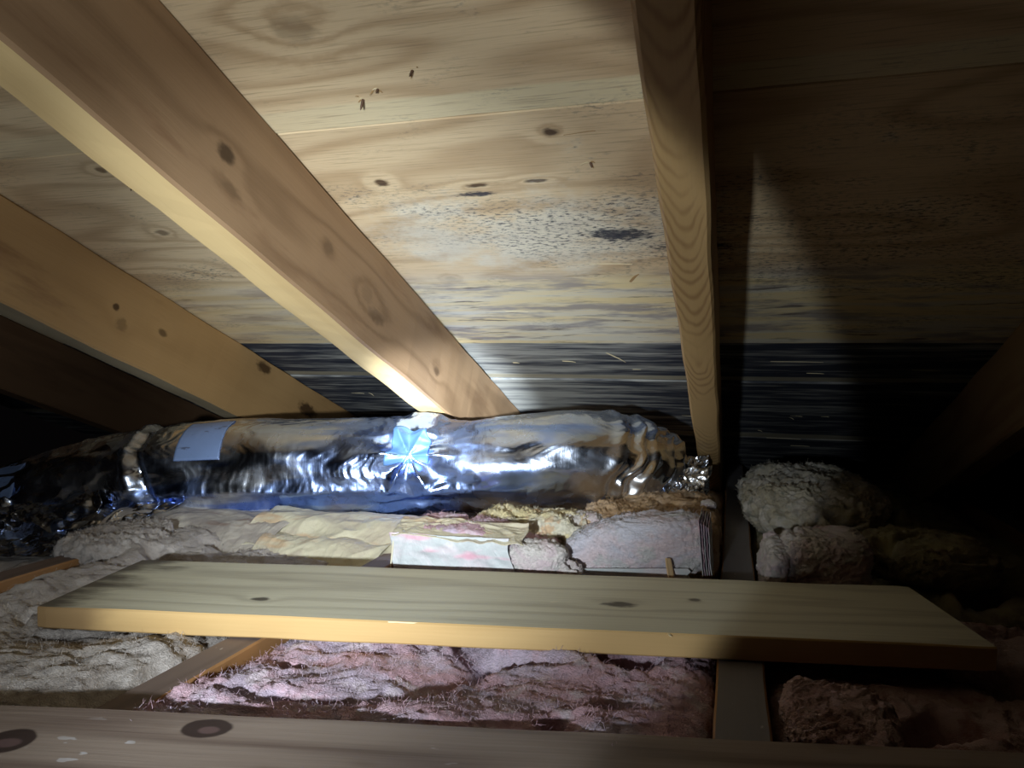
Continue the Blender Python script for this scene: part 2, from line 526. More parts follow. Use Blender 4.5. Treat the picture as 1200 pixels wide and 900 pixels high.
def near_extra(M, col, L, A, Z):
    n = M.noise(L * 9.0, A * 16.0, 0.0, 3, 0.6).step(0.55, 0.72)
    col = M.mix(n * 0.6, col, (0.10, 0.055, 0.03))
    # knots: dark brown disc with a paler heart
    for (ka, kb, r, el) in ((0.150, 0.147, 0.0115, 1.35), (0.040, 0.121, 0.014, 1.1)):
        dx = (L - ka) * (1 / (r * el)); dy = (A - kb) * (1 / r)
        wob = M.noise(L * 60.0, A * 60.0, 1.0, 2) * 0.25
        d = (dx * dx + dy * dy).sqrt() + wob
        col = M.mix(d.step(1.22, 1.05) * 0.95, col, (0.035, 0.022, 0.022))
        hx = (L - (ka + 0.002)) * (1 / (r * 0.62)); hy = (A - (kb - 0.002)) * (1 / (r * 0.42))
        col = M.mix((hx * hx + hy * hy).sqrt().step(1.1, 0.7) * 0.7, col, (0.17, 0.11, 0.11))
    fl = M.noise(L * 60.0, A * 130.0, 3.0, 2, 0.4).step(0.66, 0.70) * M.noise(L * 7.0, A * 9.0, 9.0, 2).step(0.50, 0.62)
    return M.mix(fl * 0.8, col, (0.62, 0.62, 0.66))


m_ntop = wood('near_plank_top', (0.32, 0.26, 0.22), (0.13, 0.09, 0.075), 'x', rings=9, ring_amt=0.60, stretch=0.8,
              across=9, extra=near_extra, use_rnd=False, fine=0.9, rough=0.5)
nb = link('walking_board', board_mesh('walking_board', -0.45, 1.0, 0, 0.165, 0, 0.0205, 'x', 90, 0.0013, 0.0010, 71, top_slot=True),
          [m_ntop, m_ntop])
_na = math.radians(12.3)
nb.rotation_euler = (0, 0, _na)
_c0 = Vector((-0.457, 0.358, 0)) - Vector((-math.sin(_na), math.cos(_na), 0)) * 0.165
nb.location = (_c0.x, _c0.y, -0.2465 + 0.0006)
tag(nb, 'nearest brown grey board with large dark knots along the bottom of the picture', 'board', 'loose walking boards')

# ------------------------------------------------------------------ nails and torn wood under the roof boards
m_nail = Mat('rusty_nail_steel', 0.5); m_nail.b.inputs['Metallic'].default_value = 0.7
m_nail = m_nail.out(m_nail.mix(0.0, (0.16, 0.10, 0.07), (0, 0, 0)))


def nail(parent, x, s, ln, lean):
    V = []; F = []
    for i, (t, r) in enumerate(((0, 0.0016), (0.5, 0.0015), (0.8, 0.0012), (1.0, 0.0003))):
        for j in range(6):
            a = j * math.pi / 3
            V.append((x + r * math.cos(a) + lean[0] * t * ln, s + r * math.sin(a) + lean[1] * t * ln, 0.004 - ln * t * 0.8))
    for i in range(3):
        for j in range(6):
            k = (j + 1) % 6
            F.append((i * 6 + j, i * 6 + k, i * 6 + 6 + k, i * 6 + 6 + j))
    link('nail', mesh('nail', V, F), m_nail, parent)


for (x, s, ln) in ((-0.316, 0.488, 0.012), (-0.273, 0.470, 0.014), (-0.336, 0.497, 0.018), (-0.142, 0.620, 0.011), (-0.70, 0.60, 0.012)):
    nail(board_at(s), x, s, ln, (random.uniform(-0.3, 0.3), random.uniform(-0.2, 0.5)))
    for q in range(3):
        sliver('splinter', board_at(s), (x + random.uniform(-.003, .003), s + random.uniform(-.002, .002), 0.0), random.uniform(0, 6.3),
               random.uniform(0.004, 0.009), 0.0018, 0.0006, m_splb if q else m_spl, 0.5)
SL = [(-0.205, 1.150, 0.95, 0.060, 0.0042, m_spl, .08), (-0.138, 0.895, -1.02, 0.046, 0.007, m_splb, .08), (-0.335, 0.978, 0.0, 0.045, 0.003, m_spl, .05),
      (-0.18, 0.835, 0.04, 0.07, 0.002, m_spl, .05), (-0.82, 1.40, 0.0, 0.04, 0.004, m_spl, .05), (-0.775, 1.395, 1.2, 0.022, 0.004, m_spl, .3),
      (-0.29, 1.190, 0.1, 0.03, 0.005, m_spl, .1), (-0.385, 1.20, 0.1, 0.016, 0.006, m_spl, .1),
      (0.107, 1.487, 0.04, 0.035, 0.0035, m_spl, .06), (0.150, 1.487, -0.02, 0.042, 0.005, m_spl, .04), (0.110, 1.495, 0.9, 0.022, 0.003, m_spl, .2),
      (0.060, 1.186, 0.0, 0.10, 0.0022, m_spl, .02), (0.12, 1.24, 0.0, 0.034, 0.003, m_spl, .05), (-0.10, 1.505, 0.1, 0.05, 0.003, m_spl, .05),
      (0.075, 1.66, 0.0, 0.09, 0.0022, m_spl, .02), (0.13, 1.72, 0.0, 0.05, 0.0025, m_spl, .02), (-0.16, 0.575, -0.1, 0.04, 0.0012, m_splb, .05),
      (-0.33, 1.60, 0.0, 0.10, 0.002, m_spl, .02), (0.275, 1.22, 0.0, 0.05, 0.003, m_spl, .03), (-0.17, 1.23, 0.0, 0.018, 0.002, m_spl, .02),
      (-0.71, 0.90, 0.2, 0.024, 0.004, m_spl, .1), (-0.66, 0.99, 0.1, 0.03, 0.003, m_spl, .1), (-0.60, 0.97, 0.0, 0.02, 0.004, m_spl, .1),
      (-0.05, 1.78, 0.0, 0.05, 0.003, m_spl, .02), (-0.155, 1.83, 0.0, 0.04, 0.003, m_spl, .02), (0.055, 1.60, 0.6, 0.014, 0.003, m_spl, .2)]
for (x, s, a, ln, wd, mt, lf) in SL:
    sliver('splinter', board_at(s), (x, s, 0.0006), a, ln * 0.8, wd * 0.8, 0.0005, mt, lf * 0.5)

# ------------------------------------------------------------------ glass wool
def wool_mat(name, c1, c2, c3, scale=14.0, tuft=0.5, sheen=0.2):
    M = Mat(name, 0.95, 0.1)
    X, Y, Z = M.coords()
    n1 = M.noise(X * scale, Y * scale, Z * scale * 1.4, 4, 0.6, 0.6)
    n2 = M.noise(X * scale * 2.3 + 5.0, Y * scale * 2.3, Z * scale * 3.0, 4, 0.6)
    col = M.mix(n1.step(0.42, 0.60), c1, c2)
    col = M.mix(n2.step(0.54, 0.66) * 0.8, col, c3)
    f = M.noise(X * 260.0, Y * 420.0, Z * 420.0, 3, 0.7, 1.5)
    M.b.inputs['Sheen Weight'].default_value = sheen
    M.bump(f + n2 * 0.5, 1.0, 0.0026)
    return M.out(col)


m_pink = wool_mat('pink_glass_wool', (0.68, 0.44, 0.52), (0.62, 0.52, 0.66), (0.80, 0.70, 0.78))
m_greyw = wool_mat('grey_dusty_wool', (0.52, 0.47, 0.44), (0.66, 0.61, 0.58), (0.30, 0.26, 0.24), 16)
m_brownw = wool_mat('brown_wool', (0.52, 0.34, 0.18), (0.62, 0.45, 0.30), (0.40, 0.23, 0.11), 18)
m_yellow = wool_mat('yellow_wool', (0.76, 0.66, 0.38), (0.78, 0.74, 0.60), (0.70, 0.46, 0.26), 20)
m_pale = wool_mat('pale_wool', (0.72, 0.68, 0.66), (0.70, 0.58, 0.62), (0.58, 0.58, 0.56), 18)
m_lilac = wool_mat('lilac_white_wool', (0.66, 0.66, 0.76), (0.74, 0.62, 0.66), (0.60, 0.62, 0.62), 11)
m_green = wool_mat('greenish_wool', (0.56, 0.52, 0.40), (0.70, 0.67, 0.61), (0.34, 0.36, 0.30), 24)
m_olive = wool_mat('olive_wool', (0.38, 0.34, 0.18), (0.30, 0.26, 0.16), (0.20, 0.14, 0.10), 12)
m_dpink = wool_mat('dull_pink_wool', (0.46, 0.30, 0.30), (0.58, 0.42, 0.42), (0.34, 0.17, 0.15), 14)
m_fib = Mat('loose_glass_fibre', 0.35, 0.6); m_fib = m_fib.out(m_fib.mix(0.0, (0.85, 0.82, 0.84), (0, 0, 0)))


def wool(name, c, size, mat, rot=0.0, ex=5.0, amp=0.010, freq=22.0, seed=0, res=0.0032, parent=None, fibres=0, shape=None,
         layers=0.0, tilt=0.0, fz=0.24):
    """A lump of batt: rounded block, torn into billows and hollows, with fibre fuzz."""
    sx, sy, sz = [v / 2 for v in size]
    nx, ny, nz = [max(8, int(2 * v / res)) for v in (sx, sy, sz)]
    pts = []; quads = []
    def face(n1, n2, fn):
        i, j = np.meshgrid(np.arange(n1 + 1), np.arange(n2 + 1), indexing='ij')
        P = fn(i, j).reshape(-1, 3)
        base = sum(len(p) for p in pts)
        pts.append(P)
        a = (np.arange(n1)[:, None] * (n2 + 1) + np.arange(n2)[None, :]).ravel() + base
        quads.append(np.stack([a, a + n2 + 1, a + n2 + 2, a + 1], 1))
    st = lambda *k: np.stack(np.broadcast_arrays(*k), -1)
    face(nx, ny, lambda i, j: st(i, j, np.full_like(i, nz)))
    face(ny, nx, lambda i, j: st(j, i, np.zeros_like(i)))
    face(ny, nz, lambda i, j: st(np.full_like(i, nx), i, j))
    face(nz, ny, lambda i, j: st(np.zeros_like(i), j, i))
    face(nz, nx, lambda i, j: st(j, np.full_like(i, ny), i))
    face(nx, nz, lambda i, j: st(i, np.zeros_like(i), j))
    P = np.concatenate(pts); Q = np.concatenate(quads)
    P, inv = np.unique(P, axis=0, return_inverse=True)
    Q = inv.reshape(-1)[Q]
    U = P / np.array([nx, ny, nz]) * 2.0 - 1.0
    k = (np.abs(U) ** ex).sum(1) ** (1.0 / ex)
    D = U / k[:, None]
    V = D * np.array([sx, sy, sz])
    N = np.sign(D) * np.abs(D) ** (min(ex, 4.0) - 1) / np.array([sx, sy, sz])
    N /= np.linalg.norm(N, axis=1)[:, None]
    if shape is not None:
        V[:, 2] += shape(V[:, 0], V[:, 1]) * np.clip((V[:, 2] / sz + 1) / 2, 0, 1)
    x, y, z = (V * freq).T
    x = x + seed * 7.7
    wx = x + 1.1 * perlin(x * 0.6, y * 0.6, z + 9.0); wy = y * 0.85 + 0.9 * perlin(x * 0.6 + 31, y * 0.6, z); wz = z * 1.1
    big = fbm(wx * 0.45, wy * 0.45, wz * 0.5, 3, 0.5)
    bil = 0.25 + -0.9 * np.sqrt(perlin(wx * 0.7, wy * 0.8, wz) ** 2 + 0.01) + 0.25 * np.abs(perlin(wx * 2.1, wy * 2.3, wz * 2.1)) - 0.05
    hol = -sstep(0.28, 0.60, perlin(wx * 0.6 + 50, wy * 0.9, wz)) * 2.0
    fine = fbm(wx * 4, wy * 5, wz * 4, 3, 0.8)
    d = amp * (0.75 * big + 0.75 * bil + hol + fz * fine)
    if layers:
        d = d + layers * np.sin(V[:, 2] * 420 + 3 * perlin(x, y, z))
    V = V + N * d[:, None]
    V[:, 2] += 0.25 * amp * bil
    me = mesh(name, V, Q)
    o = link(name, me, mat, parent, None if parent else c)
    if parent is not None: o.location = c
    o.rotation_euler = (0, tilt, rot)
    if fibres:
        rs = np.random.RandomState(seed + 5)
        top = np.where((N[:, 2] > 0.2) | (N[:, 1] < -0.4))[0]
        idx = rs.choice(top, fibres)
        A = V[idx]
        dr = rs.normal(size=(fibres, 3)) + N[idx] * 0.5
        dr /= np.linalg.norm(dr, axis=1)[:, None]
        ln = (0.002 + 0.0045 * rs.rand(fibres) ** 2)[:, None]
        B = A + dr * ln * 0.55 + N[idx] * 0.0015
        C = A + dr * ln + rs.normal(size=(fibres, 3)) * 0.002
        wv = np.cross(dr, rs.normal(size=(fibres, 3))); wv /= np.linalg.norm(wv, axis=1)[:, None]; wv *= 0.00013
        VV = np.stack([A - wv, A + wv, B + wv, B - wv, C + wv * .4, C - wv * .4], 1).reshape(-1, 3)
        b = np.arange(fibres)[:, None] * 6
        FF = np.concatenate([b + np.array([[0, 1, 2, 3]]), b + np.array([[3, 2, 4, 5]])])
        tag(link('loose_fibres', mesh('loose_fibres', VV, FF, smooth=False), mat, o), kind='stuff')
    return o


def bay(x0, x1, y0, y1, zt, mat, label, cat='insulation', zb=-0.3855, **k):
    o = wool('insulation_batt', ((x0 + x1) / 2, (y0 + y1) / 2, (zt + zb) / 2), (x1 - x0, y1 - y0, zt - zb), mat, ex=9.0, **k)
    tag(o, label, cat, 'insulation batts')
    return o


bay(-0.777, -0.438, 0.22, 0.93, -0.256, m_greyw, 'grey dusty insulation wool under the left end of the weathered board', amp=0.011, seed=1, fibres=10800,
    shape=lambda x, y: 0.020 * sstep(-0.02, -0.13, x) * sstep(-0.2, 0.1, y) + 0.014 * np.exp(-((y - (-0.135 + 0.21 * x)) / 0.075) ** 2) - 0.038 * sstep(-0.11, -0.155, x) * sstep(0.20, 0.10, y))
bay(-0.396, -0.012, 0.22, 0.80, -0.252, m_pink, 'pink lavender insulation wool between the two walking boards', amp=0.0125, seed=2, fibres=19200,
    shape=lambda x, y: 0.016 * np.exp(-((y - (-0.100 + 0.21 * x)) / 0.075) ** 2) + 0.006 * sstep(-0.12, -0.17, x) * sstep(-0.22, -0.14, y))
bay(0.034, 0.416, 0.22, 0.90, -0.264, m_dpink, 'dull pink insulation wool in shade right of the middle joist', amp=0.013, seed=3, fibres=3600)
bay(-1.20, -0.822, 0.35, 1.94, -0.300, m_greyw, 'grey insulation wool at the far left under the dark foil', amp=0.010, seed=4, res=0.006)
bay(-0.777, -0.438, 0.94, 1.94, -0.268, m_greyw, 'grey insulation wool beneath the middle of the foil duct', amp=0.010, seed=5, res=0.006)
bay(-0.396, -0.012, 0.81, 1.94, -0.268, m_brownw, 'brown insulation wool behind the weathered board under the duct end', amp=0.010, seed=6, res=0.005)
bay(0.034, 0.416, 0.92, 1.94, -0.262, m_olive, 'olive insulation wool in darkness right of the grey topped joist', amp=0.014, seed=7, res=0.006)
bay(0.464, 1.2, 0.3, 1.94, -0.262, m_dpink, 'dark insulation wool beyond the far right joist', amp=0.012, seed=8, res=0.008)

# ------------------------------------------------------------------ foil duct
DUCT_MID = 1.30       # metres along the duct where the folds gather
m_foil = Mat('aluminium_foil', 0.2)
m_foil.b.inputs['Metallic'].default_value = 1.0
_u, _v, _ = m_foil.coords(uv=True)
_n = m_foil.noise(_u * 7.0, _v * 9.0, 0.0, 3)
_f1 = m_foil.noise(_u * 170.0, _v * 22.0, 0.0, 4, 0.6, 0.8)
_f2 = m_foil.noise(_u * 60.0, _v * 60.0, 4.0, 3, 0.55, 1.5)
m_foil.nt.links.new((m_foil.noise(_u * 24.0, _v * 24.0, 2.0, 3).step(0.3, 0.7, 0.13, 0.33)).s, m_foil.b.inputs['Roughness'])
m_foil.bump(_f1 + (_f2 - 0.5).abs() * -1.0, 0.26, 0.0010)
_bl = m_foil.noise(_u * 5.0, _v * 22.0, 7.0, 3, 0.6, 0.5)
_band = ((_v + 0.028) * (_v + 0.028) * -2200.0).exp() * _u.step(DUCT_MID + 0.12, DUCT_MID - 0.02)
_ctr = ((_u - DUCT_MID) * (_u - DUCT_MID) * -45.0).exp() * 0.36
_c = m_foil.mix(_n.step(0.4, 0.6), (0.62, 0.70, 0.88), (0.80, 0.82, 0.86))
m_foil = m_foil.out(m_foil.mix(((_bl + _band * 0.28 + _ctr).step(0.58, 0.74) * 0.75), _c, (0.26, 0.42, 0.92)))  # blue reflections painted into the foil colour, low front and centre
m_tape = Mat('blue_grey_tape', 0.42, 0.5); _u, _v, _ = m_tape.coords(uv=True)
m_tape.b.inputs['Metallic'].default_value = 0.25
_p = m_tape.noise(_u * 60.0, _v * 200.0, 0.0, 3).step(0.60, 0.64) * m_tape.noise(_u * 30.0, _v * 30.0, 3.0, 2).step(0.48, 0.56)
m_tape = m_tape.out(m_tape.mix(_p, (0.20, 0.29, 0.52), (0.10, 0.13, 0.22)))
m_star = Mat('pale_blue_tape', 0.35, 0.5); m_star.b.inputs['Metallic'].default_value = 0.5
m_star = m_star.out(m_star.mix(0.0, (0.09, 0.19, 0.38), (0, 0, 0)))

PTS = np.array([(-1.75, 0.86, -0.330, 0.082), (-1.45, 0.92, -0.300, 0.082), (-1.21, 0.965, -0.263, 0.078), (-1.02, 0.985, -0.212, 0.080),
                (-0.90, 0.99, -0.188, 0.080), (-0.82, 1.00, -0.177, 0.080), (-0.66, 1.035, -0.170, 0.080), (-0.52, 1.07, -0.166, 0.076),
                (-0.42, 1.085, -0.163, 0.072), (-0.33, 1.10, -0.156, 0.076), (-0.24, 1.13, -0.150, 0.078), (-0.17, 1.19, -0.160, 0.074),
                (-0.13, 1.27, -0.180, 0.064), (-0.12, 1.36, -0.205, 0.050), (-0.13, 1.43, -0.225, 0.036)])
_seg = np.concatenate([[0], np.cumsum(np.linalg.norm(np.diff(PTS[:, :3], axis=0), axis=1))])
DLEN = _seg[-1]


def path(t):
    """smooth interpolation of the duct centre line and radius by arc length (Catmull-Rom)"""
    t = np.clip(t, 0, DLEN - 1e-6)
    i = np.clip(np.searchsorted(_seg, t, 'right') - 1, 0, len(PTS) - 2)
    u = ((t - _seg[i]) / (_seg[i + 1] - _seg[i]))[:, None]
    p0 = PTS[np.maximum(i - 1, 0)]; p1 = PTS[i]; p2 = PTS[i + 1]; p3 = PTS[np.minimum(i + 2, len(PTS) - 1)]
    return 0.5 * (2 * p1 + (p2 - p0) * u + (2 * p0 - 5 * p1 + 4 * p2 - p3) * u ** 2 + (3 * p1 - p0 - 3 * p2 + p3) * u ** 3)


def t_of_x(x):
    tt = np.linspace(0, DLEN * 0.93, 2000)
    return float(tt[np.argmin(np.abs(path(tt)[:, 0] - x))])


T_PINCH, T_STAR, T_RING = t_of_x(-0.87), t_of_x(-0.475), t_of_x(-0.215)
T_LEFT = t_of_x(-1.12)


def duct_surf(t, th, off=0.0, calm=0.0):
    """t metres along, th radians (0 faces the room, +90 deg up)."""
    P = path(t); C = P[:, :3]; R = P[:, 3]
    T = path(t + 0.004)[:, :3] - path(t - 0.004)[:, :3]
    T /= np.linalg.norm(T, axis=1)[:, None] + 1e-9
    up = np.array([0, 0, 1.0])
    S = np.cross(up, T); S /= np.linalg.norm(S, axis=1)[:, None]      # horizontal, towards the eave
    Up = np.cross(T, S)
    ct, sn = np.cos(th), np.sin(th)
    v = th * 0.08
    cx, cy = ct * 1.3, sn * 1.3
    k = 1.0 - calm
    d = 0.0045 * fbm(t * 7, cx, cy, 2)
    # fine wrinkles running round the duct
    d = d + k * 0.00075 * (0.4 + np.clip(fbm(t * 9, cx * 2 + 4, cy * 2, 2) + 0.4, 0, 1.5)) * ridged(t * 70 + 3 * perlin(t * 8, cx * 2, cy * 2), cx * 1.2, cy * 1.2, 2)
    # crumple facets
    act = 0.10 + 0.8 * np.exp(-((t - T_STAR) / 0.09) ** 2) + 0.35 * sstep(T_RING - 0.03, T_RING + 0.02, t) + 0.8 * sstep(T_PINCH + 0.06, T_PINCH, t)
    d = d + k * act * 0.0052 * (ridged(t * 13, cx * 1.9 + 8, cy * 1.9, 2, 0.38) - 0.4)
    # long crease along the lower front
    th0 = -0.35 + 0.10 * perlin(t * 9, 3.3, 0.2)
    jag = 0.0011 * ridged(t * 70, 9.5, 1.5, 2)
    m = sstep(T_RING - 0.08, T_RING - 0.25, t) * sstep(T_PINCH, T_PINCH + 0.03, t)
    d = d + m * (0.0035 + jag) * np.exp(-((th - th0) / 0.11) ** 2) - m * 0.0035 * np.exp(-((th - th0 + 0.32) / 0.16) ** 2)
    # cinched fold near the left end
    q = (t - T_PINCH) + 0.020 * np.sin(th * 1.0 + 0.5)
    d = d - 0.010 * np.exp(-(q / 0.010) ** 2) * (0.6 + 0.6 * perlin(cx * 2.5, cy * 2.5, 4.4)) + 0.006 * np.exp(-((q + 0.022) / 0.010) ** 2)
    # taped star where folds gather
    du = t - T_STAR; dv = v - 0.030
    r = np.sqrt(du ** 2 + dv ** 2) + 1e-6; ph = np.arctan2(dv, du)
    d = d + 0.0062 * np.exp(-((r - 0.040) / 0.030) ** 2) * (1 - 2 * np.abs(np.sin(ph * 3.0 + 1.2 * perlin(ph, 2.0, 1.0)))) - 0.006 * np.exp(-(r / 0.022) ** 2)
    # tight rings at the right end
    q = (t - T_RING) - 0.03 * sn + 0.006 * perlin(cx * 2, cy * 2, 7.7)
    for j, (qq, a, wd_) in enumerate(((0.0, 0.005, 0.010), (0.030, 0.007, 0.006), (0.052, 0.0075, 0.009), (0.088, 0.006, 0.006), (0.125, 0.007, 0.010))):
        wj = 0.010 * perlin(cx * 1.5, cy * 1.5, 3.1 * j)
        aj = 1.35 * a * (0.75 + 0.9 * perlin(cx * 1.8, cy * 1.8, 11.0 + 5 * j))
        d = d + aj * np.exp(-((q - qq - wj) / wd_) ** 2) - 0.5 * aj * np.exp(-((q - qq - wj - 0.014) / 0.006) ** 2)
    # foil bunched up under the rafter
    d = d + 0.011 * np.exp(-((t - T_STAR - 0.01) / 0.045) ** 2 - ((th - 1.75) / 0.5) ** 2) * (1 + 0.5 * perlin(t * 60, cx * 4, cy * 4))
    rr = R + d + off
    V = C + (-S) * (ct * rr)[:, None] + Up * (sn * rr)[:, None]
    # the duct sags flat on the wool and the joist below
    lim = -0.2425 + 0.0 * V[:, 0]
    lim = np.where(V[:, 0] < -0.86, -0.2425 - (-0.86 - V[:, 0]) * 0.30, lim)
    lo = V[:, 2] < lim
    V[lo, 2] = lim[lo] - 0.06 * (lim[lo] - V[lo, 2])
    return V


def surf_grid(name, t0, t1, h0, h1, nt, nh, mat, parent, off=0.0, calm=0.0, closed=False, edge=None):
    tt = np.linspace(t0, t1, nt + 1); hh = np.linspace(h0, h1, nh + 1)
    T, H = np.meshgrid(tt, hh, indexing='ij')
    if edge is not None: T, H = edge(T, H)
    V = duct_surf(T.ravel(), H.ravel(), off, calm)
    a = (np.arange(nt)[:, None] * (nh + 1) + np.arange(nh)[None, :]).ravel()
    F = np.stack([a, a + nh + 1, a + nh + 2, a + 1], 1)
    uv = np.stack([T.ravel(), H.ravel() * 0.08], 1)
    if closed:                      # weld the seam so the tube is one skin
        idx = np.arange((nt + 1) * (nh + 1)).reshape(nt + 1, nh + 1); idx2 = idx.copy(); idx2[:, -1] = idx2[:, 0]
        me = mesh(name, V, idx2.ravel()[F], uv=uv)
    else:
        me = mesh(name, V, F, uv=uv)
    o = link(name, me, mat, parent)
    if not closed:
        s = o.modifiers.new('thickness', 'SOLIDIFY'); s.thickness = 0.0006; s.offset = -1
    return o


duct = empty('flexible_duct', (0, 0, 0))
tag(duct, 'crinkled silver foil insulated duct lying across the joists under the rafters', 'duct')
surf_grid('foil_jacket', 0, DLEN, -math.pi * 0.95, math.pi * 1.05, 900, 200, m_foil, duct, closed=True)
tA, tB = t_of_x(-0.832), t_of_x(-0.765)
surf_grid('tape_patch', tA, tB, 0.33, 1.42, 30, 20, m_tape, duct, 0.0016, 0.6)['label'] = 'blue grey tape square on the duct'
surf_grid('tape_patch', T_LEFT - 0.22, T_LEFT, -0.65, 1.3, 40, 40, m_tape, duct, 0.0018, 0.6,
          edge=lambda T, H: (T, H + (T - T_LEFT) * 1.5))['label'] = 'wide blue tape at the left end of the duct'


def star_edge(T, H):
    tc, hc = T_STAR, 0.62
    du = (T - tc); dh = (H - hc) * 0.08
    a = np.arctan2(dh, du)
    k = 0.95 + 0.10 * np.cos(a * 3 + 0.6) + 0.07 * np.sin(a * 7)
    return tc + du * k, hc + dh * k / 0.08


surf_grid('tape_patch', T_STAR - 0.035, T_STAR + 0.033, 0.62 - 0.42, 0.62 + 0.40, 30, 30, m_star, duct, 0.0018, 0.3,
          edge=star_edge)['label'] = 'pale blue crumpled tape over the gathered folds'


def crumple(name, o0, ex, ey, nx, ny, amp, freq, seed, parent, mat=None, drape=None):
    fr = 0.5 if mat is None else 0.42
    o0, ex, ey = map(np.array, (o0, ex, ey))
    n = np.cross(ex, ey); n = n / np.linalg.norm(n)
    U, W_ = np.meshgrid(np.linspace(0, 1, nx + 1), np.linspace(0, 1, ny + 1), indexing='ij')
    lx, ly = np.linalg.norm(ex), np.linalg.norm(ey)
    x, y = U * lx * freq + seed * 5.1, W_ * ly * freq
    x2 = x + 0.8 * perlin(x * .5, y * .5, seed); y2 = y + 0.8 * perlin(x * .5 + 9, y * .5, seed)
    d = amp * (ridged(x2, y2, seed * 1.0, 2, fr) + 1.0 * perlin(x * 0.4, y * 0.4, seed + 3.0) + fr * 0.3 * ridged(x * 5, y * 5, 1.0, 2))
    ja = 0.14 if mat is None else 0.05
    e = ja * perlin(U * 3, W_ * 2, seed + 7.0)
    Uu = U + e * (np.abs(U - .5) * 2) ** 3; Ww = W_ + ja * perlin(U * 2.5 + 3, W_ * 2, seed + 1.0) * (np.abs(W_ - .5) * 2) ** 3
    V = o0 + Uu[..., None] * ex + Ww[..., None] * ey + d[..., None] * n
    if drape is not None: V = drape(V, U, W_)
    V = V.reshape(-1, 3)
    a = (np.arange(nx)[:, None] * (ny + 1) + np.arange(ny)[None, :]).ravel()
    F = np.stack([a, a + ny + 1, a + ny + 2, a + 1], 1)
    uv = np.stack([U.ravel() * lx, W_.ravel() * ly], 1)
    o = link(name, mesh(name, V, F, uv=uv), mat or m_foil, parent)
    s = o.modifiers.new('thickness', 'SOLIDIFY'); s.thickness = 0.0006; s.offset = 0
    return o


crumple('foil_flap', (-0.205, 1.10, -0.242), (0.155, 0.045, 0.012), (0.02, 0.09, 0.062), 110, 90, 0.0075, 46, 3, duct)['label'] = 'crumpled foil gathered at the right end of the duct'
crumple('foil_flap', (-0.115, 1.20, -0.236), (0.075, 0.05, 0.01), (0.0, 0.07, 0.066), 80, 80, 0.008, 50, 5, duct)['label'] = 'small torn foil tail beside the upright rafter'
crumple('foil_flap', (-1.12, 0.84, -0.268), (0.30, 0.035, 0.02), (0.02, 0.13, 0.05), 180, 110, 0.011, 19, 8, duct)['label'] = 'loose dark foil slumping under the left end of the duct'
crumple('foil_flap', (-1.25, 0.80, -0.325), (0.30, 0.03, 0.03), (0.0, 0.09, 0.08), 150, 90, 0.012, 16, 11, duct)['label'] = 'folded foil hanging at the left edge'

# ------------------------------------------------------------------ wrinkled facing and torn batts between board and duct
def film_mat(name, c1, c2, c3, rough=0.5):
    M = Mat(name, rough, 0.35)
    X, Y, Z = M.coords(uv=True)
    n = M.noise(X * 16.0, Y * 22.0, 0.0, 4, 0.6, 0.6)
    n2 = M.noise(X * 9.0, Y * 26.0, 5.0, 3, 0.6)
    col = M.mix(n.step(0.42, 0.62), c1, c2)
    col = M.mix(n2.step(0.55, 0.66) * 0.85, col, c3)
    w_ = M.noise(X * 120.0, Y * 60.0, 1.0, 4, 0.6, 1.5)
    M.bump((w_ - 0.5).abs() * -1.0, 0.8, 0.0018)
    return M.out(col)


m_film = film_mat('cream_batt_facing', (0.66, 0.62, 0.47), (0.54, 0.48, 0.38), (0.60, 0.42, 0.26))
m_filmg = film_mat('grey_batt_facing', (0.40, 0.36, 0.33), (0.56, 0.52, 0.46), (0.30, 0.22, 0.18))
m_white = film_mat('white_lilac_facing', (0.50, 0.54, 0.56), (0.62, 0.58, 0.62), (0.70, 0.38, 0.48))


def film_sheet(name, x0, x1, y0, y1, prof, mat, amp, seed, label, parent=None, nx=220, ny=110):
    def drape(V, U, W_):
        X = x0 + (x1 - x0) * U; Yc = y0 + (y1 - y0) * W_
        V = V.copy()
        V[..., 2] += prof(X, Yc, W_)
        V[..., 1] += 0.010 * perlin(X * 12, 2.0, seed)
        return V
    o = crumple(name, (x0, y0, 0), (x1 - x0, 0, 0), (0, y1 - y0, 0), nx, ny, amp, 15, seed, parent, mat, drape)
    if label: tag(o, label, 'insulation', 'insulation batts')
    return o


def prof_a(X, Y, W_):       # upper fold, tucked under the duct
    return -0.256 + 0.030 * sstep(0.0, 0.40, W_) - 0.02 * sstep(0.6, 1.0, W_)


film_sheet('batt_facing', -0.66, -0.385, 0.85, 1.02, prof_a, m_film, 0.0058, 21, 'cream wrinkled insulation facing in front of the foil duct')
film_sheet('batt_facing', -0.62, -0.43, 0.80, 0.92, lambda X, Y, W_: -0.272 + 0.030 * sstep(0.0, 0.6, W_) - 0.012 * sstep(0.8, 1, W_), m_film, 0.0050, 23,
           'lower cream fold of facing just behind the weathered board')
film_sheet('batt_facing', -0.90, -0.60, 0.80, 0.97, lambda X, Y, W_: -0.268 + 0.036 * sstep(0.1, 0.6, W_), m_filmg, 0.0050, 25,
           'grey crumpled facing left of the cream facing under the duct')

def lump(name, c, size, mat, label, **k):
    o = wool(name, c, size, mat, fz=k.pop('fz', 0.50), **k)
    if label: tag(o, label, 'insulation', 'torn insulation pieces')
    return o


